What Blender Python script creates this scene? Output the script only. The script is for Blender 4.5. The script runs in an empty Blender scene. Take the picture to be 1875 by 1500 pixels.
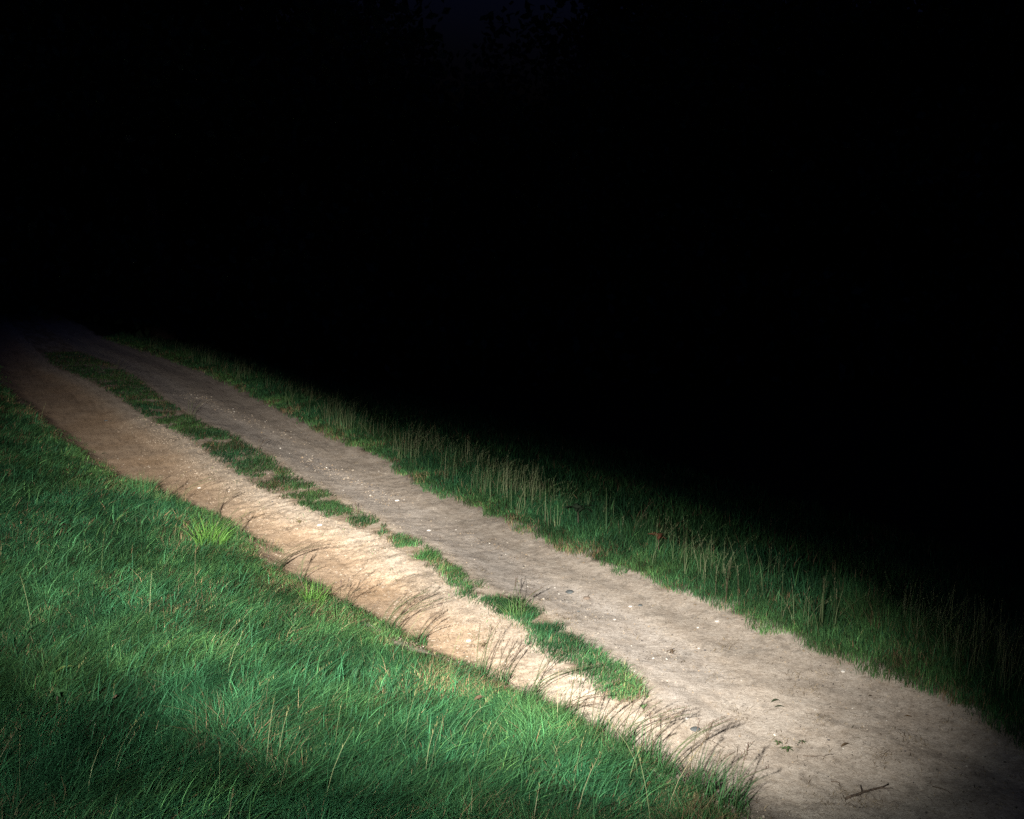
import bpy, math, random
import numpy as np
from mathutils import Vector, Matrix

scene = bpy.context.scene
COL = scene.collection

# ------------------------------------------------------------------ camera
CAM = np.array((0.0, 0.0, 2.15)); PITCH = math.radians(8.05); LENS = 38.0
cam_data = bpy.data.cameras.new('camera')
cam_data.lens = LENS; cam_data.sensor_width = 36.0
cam_data.clip_start = 0.05; cam_data.clip_end = 1500.0
cam = bpy.data.objects.new('camera', cam_data)
cam.location = CAM; cam.rotation_euler = (math.radians(90) - PITCH, 0, 0)
COL.objects.link(cam); scene.camera = cam

# ------------------------------------------------------------------ night sky
world = bpy.data.worlds.new('World'); scene.world = world; world.use_nodes = True
wn = world.node_tree.nodes; wl = world.node_tree.links; wn.clear()
sky = wn.new('ShaderNodeTexSky'); sky.sky_type = 'NISHITA'; sky.sun_disc = False
sky.sun_elevation = math.radians(-3.5); sky.sun_rotation = math.radians(150.0)
bg = wn.new('ShaderNodeBackground'); bg.inputs['Strength'].default_value = 0.09
out = wn.new('ShaderNodeOutputWorld')
tint = wn.new('ShaderNodeMix'); tint.data_type = 'RGBA'; tint.blend_type = 'MULTIPLY'; tint.inputs[0].default_value = 1.0
tint.inputs[7].default_value = (0.45, 0.85, 3.2, 1.0)
wl.new(sky.outputs[0], tint.inputs[6]); wl.new(tint.outputs[2], bg.inputs[0]); wl.new(bg.outputs[0], out.inputs[0])

# ------------------------------------------------------------------ the hand lamp that lights the track
def spot(name, loc, target, power, angle, blend, colour, radius, roll=0.0, sx=1.0, sy=1.0):
    ld = bpy.data.lights.new(name, 'SPOT')
    ld.energy = power; ld.spot_size = math.radians(angle); ld.spot_blend = blend
    ld.color = colour; ld.shadow_soft_size = radius
    o = bpy.data.objects.new(name, ld)
    d = Vector(target) - Vector(loc)
    q = d.to_track_quat('-Z', 'Y').to_matrix().to_4x4()
    o.matrix_world = Matrix.Translation(Vector(loc)) @ q @ Matrix.Rotation(math.radians(roll), 4, 'Z') @ Matrix.Diagonal((sx, sy, 1, 1))
    COL.objects.link(o)
    return o
LAMP = (-0.50, -0.05, 2.30)
spot('lamp_beam', LAMP, (-0.90, 6.80, 0.0), 7600, 64, 1.0, (1.0, 0.98, 0.94), 0.04, roll=-15, sx=1.0, sy=0.295)
spot('lamp_hot_spot', LAMP, (0.15, 6.05, 0.0), 1200, 36, 1.0, (1.0, 0.97, 0.925), 0.04, roll=-19, sx=1.0, sy=0.42)
spot('lamp_far_throw', LAMP, (-2.9, 11.3, 0.0), 13500, 32, 1.0, (1.0, 0.96, 0.89), 0.04, roll=-26, sx=1.0, sy=0.32)
spot('lamp_spill', LAMP, (-0.95, 4.4, 0.0), 820, 74, 1.0, (0.9, 1.0, 0.97), 0.04, roll=0, sx=1.0, sy=0.55)

scene.view_settings.view_transform = 'Standard'
scene.view_settings.look = 'None'
scene.view_settings.exposure = 0.0
scene.view_settings.gamma = 1.0
scene.view_settings.use_curve_mapping = False
scene.cycles.use_denoising = False
scene.cycles.max_bounces = 4
scene.cycles.use_light_tree = True
scene.cycles.use_adaptive_sampling = False
scene.cycles.transparent_max_bounces = 4

rng = np.random.default_rng(7)
random.seed(7)

# ------------------------------------------------------------------ numeric helpers
_tab = np.random.default_rng(11).random((256, 256))
def vnoise(x, y, seed=0):
    x = np.asarray(x, float) + seed * 17.31; y = np.asarray(y, float) + seed * 9.77
    xi = np.floor(x).astype(int); yi = np.floor(y).astype(int)
    fx = x - xi; fy = y - yi
    fx = fx * fx * (3 - 2 * fx); fy = fy * fy * (3 - 2 * fy)
    g = lambda a, b: _tab[a & 255, b & 255]
    return (g(xi, yi) * (1 - fx) + g(xi + 1, yi) * fx) * (1 - fy) + (g(xi, yi + 1) * (1 - fx) + g(xi + 1, yi + 1) * fx) * fy
def fbm(x, y, octaves=4, seed=0):
    s = 0; a = 0.5; n = 0
    ca, sa = math.cos(0.6), math.sin(0.6)
    for k in range(octaves):
        s = s + a * vnoise(x, y, seed + k); n += a
        x, y = (x * ca - y * sa) * 2.03, (x * sa + y * ca) * 2.03; a *= 0.5
    return s / n                      # 0..1, mean .5
def S(v, a, b):
    u = np.clip((v - a) / (b - a), 0, 1)
    return u * u * (3 - 2 * u)

# ------------------------------------------------------------------ layout of the track: world frame along (s) and across (t) it
F = 1875 * LENS / 36.0
def ray(px, py):
    a = (px - 937.5) / F; b = (750 - py) / F
    return np.array((a, math.cos(PITCH) + b * math.sin(PITCH), -math.sin(PITCH) + b * math.cos(PITCH)))
def at(px, py, z=0.0):
    d = ray(px, py); k = (z - CAM[2]) / d[2]
    return CAM + d * k
U = np.array((-0.461, 0.887)); U /= np.linalg.norm(U)
N = np.array((U[1], -U[0]))
def st(x, y): return x * U[0] + y * U[1], x * N[0] + y * N[1]
def xy(s, t): return s * U[0] + t * N[0], s * U[1] + t * N[1]
def edge(pts, z):
    r = []
    for px, py in pts:
        p = at(px, py, z); r.append(st(p[0], p[1]))
    r.sort()
    return np.array([a[0] for a in r]), np.array([a[1] for a in r])
E_LEFT = edge([(0,705),(60,757),(110,802),(170,850),(240,878),(300,905),(370,935),(430,975),(480,1030),(560,1075),(640,1118),
               (700,1155),(780,1188),(850,1228),(930,1272),(1000,1308),(1080,1348),(1150,1378),(1230,1420),(1300,1460),(1390,1512)], 0.12)
E_SA = edge([(95,669),(164,697),(232,738),(268,765),(341,800),(410,850),(478,895),(534,920),(578,940),(636,957),(711,988),
             (752,1029),(800,1040),(850,1085),(952,1135),(985,1175),(1048,1223),(1092,1251),(1145,1285)], 0.03)
E_SB = edge([(143,642),(205,666),(256,693),(307,734),(375,775),(427,796),(495,833),(539,868),(599,900),(650,932),(684,943),
             (722,974),(773,995),(804,1015),(891,1078),(966,1101),(1017,1138),(1075,1179),(1140,1220),(1171,1251),(1180,1278)], 0.03)
E_RIGHT = edge([(188,622),(239,635),(324,663),(382,683),(437,714),(495,741),(525,762),(587,787),(636,821),(711,838),(746,868),
                (776,903),(828,905),(892,940),(944,964),(998,981),(1020,1003),(1060,1012),(1114,1036),(1164,1052),(1232,1078),
                (1334,1112),(1410,1149),(1468,1180),(1532,1207),(1610,1230),(1696,1258),(1754,1275),(1781,1299),(1822,1329),(1875,1352)], 0.04)
E_RIGHT = (E_RIGHT[0], np.convolve(np.pad(E_RIGHT[1], 1, mode='edge'), (0.25, 0.5, 0.25), 'valid'))
# smooth extensions both ways
def ext(E, s0, dt0, s1, dt1):
    s, t = E
    return np.concatenate(([s0], s, [s1])), np.concatenate(([t[0] + dt0], t, [t[-1] + dt1]))
E_LEFT = ext(E_LEFT, -40, 0.1, 200, 0.2); E_SA = ext(E_SA, -40, 0.0, 200, 0.0)
E_SB = ext(E_SB, -40, 0.0, 200, 0.0); E_RIGHT = ext(E_RIGHT, -40, 0.1, 200, 0.0)
tL = lambda s: np.interp(s, *E_LEFT); tA = lambda s: np.minimum(np.interp(s, *E_SA), np.interp(s, *E_SB) - 0.15)
tB = lambda s: np.interp(s, *E_SB); tR = lambda s: np.interp(s, *E_RIGHT)
S_END = E_SB[0][1]                                  # the grass strip ends here, nearer the camera it is bare

def terrain(x, y, fine=True):
    s, t = st(x, y)
    wob = (fbm(x * 2.2, y * 2.2, 2, 3) - 0.5) * 0.06
    tw = t + wob
    L, A, B, R = tL(s), tA(s), tB(s), tR(s)
    w = S(s, S_END - 0.7, S_END + 0.25)
    zrut = -0.02 - 0.035 * S(s, S_END - 1.4, S_END + 1.5)
    z = 0.095 + 0.15 * S(L - t, 0.0, 1.3) + 0 * t
    z = z + (zrut - z) * S(tw, L - 0.06, L + 0.36)
    zs = 0.024 * w
    ridge = S(tw, A - 0.50, A + 0.08)
    z = z + (zs - zrut) * ridge
    z = z + (-0.006 - zs) * S(tw, B - 0.05, B + 0.40)
    z = z + 0.014 * S(t, B + 0.35, B + 0.66)
    z = z - 0.010 * S(t, B + 0.62, B + 0.95)
    z = z + 0.085 * S(tw, R - 0.30, R + 0.25)
    z = z - 0.70 * S(tw - R, 0.38, 1.35) - 1.5 * S(t - R, 1.4, 9.0)
    # eroded, lumpy bank between rut and strip
    bank = S(tw, A - 0.5, A - 0.25) * (1 - S(tw, A + 0.02, A + 0.15)) * w
    z = z + bank * ((fbm(x * 22, y * 22, 4, 21) - 0.5) * 0.016 + (fbm(x * 4, y * 4, 2, 22) - 0.5) * 0.018)
    # verge undulation: humps and a hollow in the near grass
    g = 1 - S(t, L - 0.5, L)
    z = z + g * (fbm(x * 0.9, y * 0.9, 3, 5) - 0.5) * 0.22
    z = z + g * (0.085 * (fbm(x * 3.4, y * 3.4, 2, 6) - 0.5))
    z = z + g * 0.13 * np.exp(-(((x + 0.75) / 0.65) ** 2 + ((y - 3.25) / 0.28) ** 2))
    z = z - g * 0.13 * np.exp(-(((x + 0.72) / 0.55) ** 2 + ((y - 3.95) / 0.28) ** 2))
    gr = S(t - R, 0.2, 1.0)
    z = z + gr * (fbm(x * 0.5, y * 0.5, 3, 8) - 0.5) * 0.3
    d = (1 - g) * (1 - gr)
    z = z + d * ((fbm(x * 3.1, y * 3.1, 2, 31) - 0.5) * 0.016)
    # wheel smoothing lines along the right-hand track
    z = z + d * (fbm(t * 9, s * 0.7, 3, 13) - 0.5) * 0.006
    if fine:
        z = z + (fbm(x * 14, y * 14, 3, 41) - 0.5) * 0.007
    return z
def zt(x, y): return float(terrain(np.array([x]), np.array([y]))[0])
def on_ground(px, py, lift=0.0):
    d = ray(px, py); k = 3.0
    for i in range(60):
        p = CAM + d * k
        err = p[2] - (zt(p[0], p[1]) + lift)
        k += err / max(0.12, -d[2]) * 0.7
    p = CAM + d * k
    return np.array((p[0], p[1], zt(p[0], p[1])))

# ------------------------------------------------------------------ mesh builders
def mesh_from(name, verts, quads=None, tris=None, cols=None, mat=None, smooth=False, normals=None):
    me = bpy.data.meshes.new(name)
    verts = np.asarray(verts, np.float32)
    q = np.zeros((0, 4), np.int32) if quads is None else np.asarray(quads, np.int32)
    r = np.zeros((0, 3), np.int32) if tris is None else np.asarray(tris, np.int32)
    me.vertices.add(len(verts)); me.vertices.foreach_set('co', verts.ravel())
    loops = np.concatenate((q.ravel(), r.ravel()))
    me.loops.add(len(loops)); me.loops.foreach_set('vertex_index', loops)
    starts = np.concatenate((np.arange(len(q)) * 4, len(q) * 4 + np.arange(len(r)) * 3)).astype(np.int32)
    me.polygons.add(len(starts)); me.polygons.foreach_set('loop_start', starts)
    me.update(calc_edges=True)
    me.polygons.foreach_set('use_smooth', np.full(len(starts), smooth, dtype=bool))
    if cols is not None:
        ca = me.color_attributes.new('Col', 'FLOAT_COLOR', 'POINT')
        c4 = np.ones((len(verts), 4), np.float32); c4[:, :3] = cols
        ca.data.foreach_set('color', c4.ravel())
    if mat is not None: me.materials.append(mat)
    if normals is not None:
        me.normals_split_custom_set_from_vertices(normals)
    return me
def link(name, me, parent=None, loc=None):
    o = bpy.data.objects.new(name, me); COL.objects.link(o)
    if parent is not None: o.parent = parent
    if loc is not None: o.location = loc
    return o
def tag(o, label=None, cat=None, group=None, kind=None):
    if label: o['label'] = label
    if cat: o['category'] = cat
    if group: o['group'] = group
    if kind: o['kind'] = kind
    return o
def empty(name, loc, rz=0.0):
    o = bpy.data.objects.new(name, None); o.empty_display_size = 0.1
    o.location = loc; o.rotation_euler = (0, 0, rz); COL.objects.link(o)
    return o

# ------------------------------------------------------------------ materials
def mat_new(name):
    m = bpy.data.materials.new(name); m.use_nodes = True
    nt = m.node_tree; nt.nodes.clear()
    o = nt.nodes.new('ShaderNodeOutputMaterial'); b = nt.nodes.new('ShaderNodeBsdfPrincipled')
    nt.links.new(b.outputs[0], o.inputs[0])
    return m, nt, b, o
def blade_material(name, rough=0.5, spec=0.25, trans=0.28, tint=(1, 1, 1)):
    m, nt, b, o = mat_new(name)
    a = nt.nodes.new('ShaderNodeAttribute'); a.attribute_name = 'Col'
    mul = nt.nodes.new('ShaderNodeMix'); mul.data_type = 'RGBA'; mul.blend_type = 'MULTIPLY'; mul.inputs[0].default_value = 1
    mul.inputs[7].default_value = (*tint, 1)
    nt.links.new(a.outputs['Color'], mul.inputs[6])
    b.inputs['Roughness'].default_value = rough; b.inputs['Specular IOR Level'].default_value = spec
    nt.links.new(mul.outputs[2], b.inputs['Base Color'])
    tr = nt.nodes.new('ShaderNodeBsdfTranslucent'); nt.links.new(mul.outputs[2], tr.inputs[0])
    mx = nt.nodes.new('ShaderNodeMixShader'); mx.inputs[0].default_value = trans
    nt.links.new(b.outputs[0], mx.inputs[1]); nt.links.new(tr.outputs[0], mx.inputs[2])
    nt.links.new(mx.outputs[0], o.inputs[0])
    return m
M_GRASS = blade_material('grass_blade', 0.6, 0.12, 0.2)
M_STEM = blade_material('grass_stem', 0.6, 0.15, 0.1)
M_LITTER = blade_material('dry_litter', 0.8, 0.1, 0.1)
M_LEAF = blade_material('broad_leaf', 0.45, 0.35, 0.2)

def soil_material(name):
    m, nt, b, o = mat_new(name)
    n, l = nt.nodes, nt.links
    tc = n.new('ShaderNodeTexCoord')
    a = n.new('ShaderNodeAttribute'); a.attribute_name = 'Col'
    def noise(scale, detail=4, rough=0.6):
        t = n.new('ShaderNodeTexNoise'); t.inputs['Scale'].default_value = scale
        t.inputs['Detail'].default_value = detail; t.inputs['Roughness'].default_value = rough
        l.new(tc.outputs['Object'], t.inputs['Vector']); return t
    def ramp(src, p0, c0, p1, c1):
        r = n.new('ShaderNodeValToRGB'); e = r.color_ramp.elements
        e[0].position = p0; e[0].color = (*c0, 1); e[1].position = p1; e[1].color = (*c1, 1)
        l.new(src, r.inputs[0]); return r.outputs[0]
    def mix(mode, fac, x, y):
        k = n.new('ShaderNodeMix'); k.data_type = 'RGBA'; k.blend_type = mode
        if isinstance(fac, float): k.inputs[0].default_value = fac
        else: l.new(fac, k.inputs[0])
        for i, v in ((6, x), (7, y)):
            if isinstance(v, tuple): k.inputs[i].default_value = (*v, 1)
            else: l.new(v, k.inputs[i])
        return k.outputs[2]
    n1 = noise(170, 3, 0.7); n2 = noise(38, 5, 0.65); n3 = noise(5.5, 5, 0.6)
    c = mix('MULTIPLY', 1.0, a.outputs['Color'], ramp(n1.outputs[0], 0.30, (0.62, 0.60, 0.58), 0.66, (1.22, 1.22, 1.2)))
    c = mix('MULTIPLY', 1.0, c, ramp(n2.outputs[0], 0.30, (0.78, 0.75, 0.72), 0.62, (1.12, 1.12, 1.12)))
    c = mix('MULTIPLY', 1.0, c, ramp(n3.outputs[0], 0.30, (0.84, 0.81, 0.78), 0.62, (1.06, 1.06, 1.06)))
    # grit: separate pale and dark grains
    v = n.new('ShaderNodeTexVoronoi'); v.inputs['Scale'].default_value = 95; l.new(tc.outputs['Object'], v.inputs['Vector'])
    sz = n.new('ShaderNodeMath'); sz.operation = 'LESS_THAN'; sz.inputs[1].default_value = 0.24; l.new(v.outputs['Distance'], sz.inputs[0])
    sep = n.new('ShaderNodeSeparateColor'); l.new(v.outputs['Color'], sep.inputs[0])
    pick = n.new('ShaderNodeMath'); pick.operation = 'GREATER_THAN'; pick.inputs[1].default_value = 0.90; l.new(sep.outputs[0], pick.inputs[0])
    pale = n.new('ShaderNodeMath'); pale.operation = 'MULTIPLY'; l.new(sz.outputs[0], pale.inputs[0]); l.new(pick.outputs[0], pale.inputs[1])
    c = mix('MIX', pale.outputs[0], c, (0.55, 0.47, 0.38))
    pick2 = n.new('ShaderNodeMath'); pick2.operation = 'LESS_THAN'; pick2.inputs[1].default_value = 0.09; l.new(sep.outputs[0], pick2.inputs[0])
    dark = n.new('ShaderNodeMath'); dark.operation = 'MULTIPLY'; l.new(sz.outputs[0], dark.inputs[0]); l.new(pick2.outputs[0], dark.inputs[1])
    c = mix('MIX', dark.outputs[0], c, (0.10, 0.08, 0.06))
    l.new(c, b.inputs['Base Color'])
    b.inputs['Roughness'].default_value = 0.95; b.inputs['Specular IOR Level'].default_value = 0.08
    b1 = n.new('ShaderNodeBump'); b1.inputs['Strength'].default_value = 0.55; b1.inputs['Distance'].default_value = 0.004; l.new(n1.outputs[0], b1.inputs['Height'])
    b2 = n.new('ShaderNodeBump'); b2.inputs['Strength'].default_value = 0.6; b2.inputs['Distance'].default_value = 0.006; l.new(n2.outputs[0], b2.inputs['Height']); l.new(b1.outputs[0], b2.inputs['Normal'])
    l.new(b2.outputs[0], b.inputs['Normal'])
    return m
M_SOIL = soil_material('sandy_soil')

def plain_material(name, c0, c1, scale=40, rough=0.8, spec=0.2):
    m, nt, b, o = mat_new(name)
    tc = nt.nodes.new('ShaderNodeTexCoord'); t = nt.nodes.new('ShaderNodeTexNoise'); t.inputs['Scale'].default_value = scale
    t.inputs['Detail'].default_value = 5
    nt.links.new(tc.outputs['Object'], t.inputs['Vector'])
    r = nt.nodes.new('ShaderNodeValToRGB'); r.color_ramp.elements[0].position = 0.35; r.color_ramp.elements[1].position = 0.65
    r.color_ramp.elements[0].color = (*c0, 1); r.color_ramp.elements[1].color = (*c1, 1)
    nt.links.new(t.outputs[0], r.inputs[0]); nt.links.new(r.outputs[0], b.inputs['Base Color'])
    bp = nt.nodes.new('ShaderNodeBump'); bp.inputs['Strength'].default_value = 0.5; bp.inputs['Distance'].default_value = 0.01
    nt.links.new(t.outputs[0], bp.inputs['Height']); nt.links.new(bp.outputs[0], b.inputs['Normal'])
    b.inputs['Roughness'].default_value = rough; b.inputs['Specular IOR Level'].default_value = spec
    return m
M_BARK = plain_material('bark', (0.05, 0.035, 0.025), (0.13, 0.10, 0.075), 18)
M_TWIG = plain_material('twig_bark', (0.045, 0.032, 0.024), (0.12, 0.085, 0.06), 60)
M_DSTONE = plain_material('dark_stone', (0.05, 0.055, 0.055), (0.12, 0.125, 0.12), 70, 0.7, 0.3)
M_BSTONE = plain_material('brown_stone', (0.14, 0.10, 0.075), (0.26, 0.2, 0.15), 60, 0.8, 0.2)
M_PSTONE = plain_material('pale_stone', (0.45, 0.40, 0.34), (0.70, 0.65, 0.58), 60, 0.7, 0.3)

# ------------------------------------------------------------------ ground and path sheets
def axis(fine0, fine1, step, lo, hi, grow=1.13):
    a = list(np.arange(fine0, fine1, step))
    v, d = a[-1], step
    while v < hi: d *= grow; v += d; a.append(v)
    v, d, b = a[0], step, []
    while v > lo: d *= grow; v -= d; b.append(v)
    return np.array(b[::-1] + a)
sa = axis(2.3, 9.5, 0.020, -300, 600, 1.03)
ta = axis(-2.6, 4.2, 0.018, -500, 600, 1.06)
GS, GT = np.meshgrid(sa, ta, indexing='ij')
GX, GY = xy(GS, GT)
GZ = terrain(GX, GY)
grassiness = np.maximum(1 - S(GT + (fbm(GX * 7, GY * 7, 3, 50) - 0.5) * 0.22, tL(GS) - 0.02, tL(GS) + 0.06),
                        S(GT + (fbm(GX * 7, GY * 7, 3, 51) - 0.5) * 0.22, tR(GS) - 0.02, tR(GS) + 0.08))
c_sand = np.array((0.455, 0.39, 0.325)); c_orange = np.array((0.47, 0.325, 0.205)); c_grey = np.array((0.44, 0.395, 0.355))
c_thatch = np.array((0.035, 0.034, 0.018)); c_root = np.array((0.20, 0.145, 0.09)); c_cream = np.array((0.47, 0.385, 0.295))
def lerp(a, b, w): return a * (1 - w[..., None]) + b * w[..., None]
C = np.broadcast_to(c_sand, GX.shape + (3,)).copy()
farw = S(GS, S_END - 0.6, S_END + 1.6)
inrut = S(GT, tL(GS), tL(GS) + 0.15) * (1 - S(GT, tA(GS) - 0.30, tA(GS) - 0.05))
C = lerp(C, c_orange, inrut * farw * (0.55 + 0.45 * fbm(GX * 1.7, GY * 1.7, 3, 60)))
bankw = S(GT, tA(GS) - 0.45, tA(GS) - 0.15) * (1 - S(GT, tB(GS) - 0.02, tB(GS) + 0.12)) * S(GS, S_END - 1, S_END)
C = lerp(C, c_cream, bankw * 0.5)
wheel = S(GT, tB(GS) + 0.02, tB(GS) + 0.2) * (1 - S(GT, tB(GS) + 0.42, tB(GS) + 0.62)) * S(GS, S_END - 0.9, S_END + 0.4)
C = lerp(C, c_grey, wheel * (0.35 + 0.45 * fbm(GT * 6, GS * 0.8, 3, 61)))
edge_w = np.maximum(1 - S(GT, tL(GS) + 0.02, tL(GS) + 0.16), S(GT, tR(GS) - 0.12, tR(GS) + 0.02))
C = lerp(C, c_root, edge_w * 0.45 * S(fbm(GX * 8, GY * 8, 4, 64), 0.35, 0.6))
stripw = S(GT, tA(GS) - 0.04, tA(GS) + 0.03) * (1 - S(GT, tB(GS) - 0.03, tB(GS) + 0.03)) * S(GS, S_END - 0.1, S_END + 0.1)
C = lerp(C, c_root, stripw * 0.6 * S(fbm(GX * 9, GY * 9, 3, 65), 0.35, 0.6))
C = lerp(C, c_thatch, grassiness)
C *= (0.88 + 0.24 * fbm(GX * 1.3, GY * 1.3, 4, 66))[..., None]
streak = fbm(GT * 26, GS * 1.6, 3, 67)
C *= (1 - 0.13 * S(streak, 0.55, 0.75) * (1 - grassiness))[..., None]
C *= (1 - 0.25 * S(fbm(GX * 22, GY * 22, 3, 68), 0.64, 0.74) * (1 - grassiness))[..., None]
ds0 = np.gradient(np.stack((GX, GY, GZ), -1), axis=0); ds1 = np.gradient(np.stack((GX, GY, GZ), -1), axis=1)
NRM = np.cross(ds0, ds1); NRM /= np.linalg.norm(NRM, axis=-1, keepdims=True)
NRM *= np.sign(NRM[..., 2:3])
ni, nj = GX.shape
idx = np.arange(ni * nj).reshape(ni, nj)
Q = np.stack((idx[:-1, :-1], idx[:-1, 1:], idx[1:, 1:], idx[1:, :-1]), -1).reshape(-1, 4)
V = np.stack((GX, GY, GZ), -1).reshape(-1, 3)
e1 = V[Q[0, 1]] - V[Q[0, 0]]; e2 = V[Q[0, 3]] - V[Q[0, 0]]
if np.cross(e1, e2)[2] < 0: Q = Q[:, ::-1]
in_path = ((GT > tL(GS)) & (GT < tR(GS)))[:-1, :-1].ravel()
def submesh(mask, name):
    q = Q[mask]; u, inv = np.unique(q, return_inverse=True)
    return mesh_from(name, V[u], quads=inv.reshape(q.shape), cols=C.reshape(-1, 3)[u], mat=M_SOIL, smooth=True, normals=NRM.reshape(-1, 3)[u])
tag(link('ground', submesh(~in_path, 'ground')), 'dark uneven soil under the grass on both sides of the track', kind='structure')
tag(link('path', submesh(in_path, 'path')), 'pale sandy double rutted farm track running away to the left', kind='structure')

# ------------------------------------------------------------------ grass blades (numpy)
def blade_arrays(P, H, W, az, lean, face, cols, nseg=2, droop=0.35, power=1.8, roundtip=0.7, tipscale=0.0):
    n = len(P); us = np.linspace(0, 1, nseg + 1)
    dx, dy = np.cos(az), np.sin(az); fx, fy = np.cos(face), np.sin(face)
    vs = []
    for k, u in enumerate(us):
        h = lean * H * u ** power; zz = H * (u - droop * lean * u * u)
        c = np.stack((P[:, 0] + dx * h, P[:, 1] + dy * h, P[:, 2] + zz), -1)
        if k < nseg:
            w = W * 0.5 * (1 - u) ** roundtip if u > 0 else W * 0.35
            off = np.stack((fx * w, fy * w, 0 * w), -1)
            vs += [c - off, c + off]
        else: vs.append(c)
    m = 2 * nseg + 1
    verts = np.stack(vs, 1).reshape(-1, 3)
    b = (np.arange(n) * m)[:, None]
    quads = [np.concatenate((b + 2*k, b + 2*k+1, b + 2*k+3, b + 2*k+2), 1) for k in range(nseg - 1)]
    quads = np.concatenate(quads, 0) if quads else np.zeros((0, 4), int)
    tris = np.concatenate((b + m - 3, b + m - 2, b + m - 1), 1)
    return verts, quads, tris, np.repeat(cols, m, 0)
def merge(parts):
    v, q, t, c = [], [], [], []; o = 0
    for a, b, d, e in parts:
        v.append(a); q.append(b + o); t.append(d + o); c.append(e); o += len(a)
    return np.concatenate(v), np.concatenate(q), np.concatenate(t), np.concatenate(c)
def stuff(name, parts, mat, label, cat):
    v, q, t, c = merge(parts)
    o = link(name, mesh_from(name, v, q, t, c, mat))
    return tag(o, label, cat, kind='stuff')

G_BLUE = np.array((0.020, 0.076, 0.031)); G_MID = np.array((0.034, 0.090, 0.030)); G_YEL = np.array((0.085, 0.165, 0.045))
G_DRY = np.array((0.17, 0.14, 0.075)); G_DARK = np.array((0.015, 0.055, 0.026)); G_RED = np.array((0.14, 0.065, 0.035))
def grass_colours(x, y, yellow, dry, seed):
    n = len(x)
    w = np.clip((fbm(x * 1.1, y * 1.1, 3, seed) - 0.5) * 1.3 + yellow + rng.normal(0, 0.18, n), 0, 1)
    c = lerp(lerp(np.broadcast_to(G_BLUE, (n, 3)), G_MID, np.clip(w * 2, 0, 1)), G_YEL, np.clip(w * 2 - 1, 0, 1) * 0.8)
    k = rng.random(n)
    patch = np.clip(dry * (0.3 + 1.9 * S(fbm(x * 2.3, y * 2.3, 3, seed + 5), 0.5, 0.68)), 0, 0.9)
    c = np.where((k < patch)[:, None], lerp(np.broadcast_to(G_DRY, (n, 3)), G_RED, rng.random(n) * 0.8), c)
    c = c * (np.exp(rng.normal(0, 0.38, n)) * (0.55 + 0.5 * fbm(x * 2.0, y * 2.0, 3, seed + 9) + 0.75 * S(fbm(x * 7.5, y * 7.5, 2, seed + 12), 0.3, 0.75)))[:, None]
    return c
def scatter(n, x0, x1, y0, y1):
    return rng.uniform(x0, x1, n), rng.uniform(y0, y1, n)
def in_view(x, y, margin):
    return (np.abs(x) < 0.49 * y + margin)
def falloff(x, y, d0, p):
    d = np.hypot(x, y); return np.minimum(1, (d0 / d) ** p)

# left bank -----------------------------------------------------------
def left_points(rho, seed, edge_soft=0.22, d0=4.6, p=1.7, ymax=24, inner=None):
    x, y = scatter(int(rho * 16 * (ymax - 2.2)), -13, 3, 2.2, ymax)
    s, t = st(x, y); L = tL(s)
    k = rng.random(len(x)) < falloff(x, y, d0, p)
    jag = (fbm(x * 6, y * 6, 3, 50) - 0.5) * 0.16 + (fbm(x * 2.8, y * 2.8, 3, 53) - 0.5) * 0.46
    depth = L - t + jag
    k &= in_view(x, y, 0.9) & (depth > -edge_soft * rng.random(len(x)))
    k &= rng.random(len(x)) < np.clip(0.62 + depth / 0.25, 0.12, 1)
    return x[k], y[k], depth[k]
parts = []
x, y, dep = left_points(20000, 1)
n = len(x); Z = terrain(x, y)
clump = fbm(x * 3.3, y * 3.3, 3, 70)
grow = np.clip(0.35 + 0.6 * fbm(x * 5, y * 5, 2, 74) + dep / 0.5, 0.45, 1.1)
H = (0.030 + 0.17 * clump ** 2.0) * grow * rng.uniform(0.55, 1.35, n)
flow = math.radians(40) + (fbm(x * 3.4, y * 3.4, 2, 72) - 0.5) * 5.5
az = flow + rng.normal(0, 0.95, n)
lean = np.clip(0.45 + rng.normal(0.5, 0.4, n), 0.05, 2.0)
far = np.clip(np.hypot(x, y) / 5.5, 1, 2.6)
W = rng.uniform(0.0020, 0.0045, n) * far
cl = grass_colours(x, y, 0.22 + 0.35 * np.exp(-dep / 0.35), 0.05 + 0.22 * np.exp(-np.maximum(dep, 0) / 0.25), 80)
parts.append(blade_arrays(np.stack((x, y, Z - 0.004), -1), H, W, az, lean, rng.uniform(0, math.pi, n), cl, 2))
x, y, dep = left_points(1000, 2); k = dep > 0.03; x, y, dep = x[k], y[k], dep[k]; n = len(x)
H = rng.uniform(0.07, 0.19, n) * np.clip(0.4 + dep / 0.5, 0.4, 1)
flow = math.radians(38) + (fbm(x * 1.6, y * 1.6, 3, 72) - 0.5) * 2.6
far = np.clip(np.hypot(x, y) / 5.5, 1, 2.2)
parts.append(blade_arrays(np.stack((x, y, terrain(x, y) - 0.004), -1), H, rng.uniform(0.003, 0.0062, n) * far, flow + rng.normal(0, 0.5, n),
                          np.clip(rng.normal(1.0, 0.45, n), 0.1, 2.0), rng.uniform(0, math.pi, n),
                          grass_colours(x, y, 0.25, 0.0, 81), 4))
m = 60000; s = rng.uniform(2.5, 15, m); t = tL(s) + rng.uniform(-0.12, 0.34, m); x, y = xy(s, t)
k = (rng.random(m) < falloff(x, y, 5, 1.4)) & in_view(x, y, 0.6) & (fbm(x * 3.2, y * 3.2, 3, 140) + 0.25 * (fbm(x * 14, y * 14, 2, 141) - 0.5) > 0.50 + 0.55 * np.maximum(t - tL(s), 0)) & (rng.random(m) < 0.8)
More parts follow.
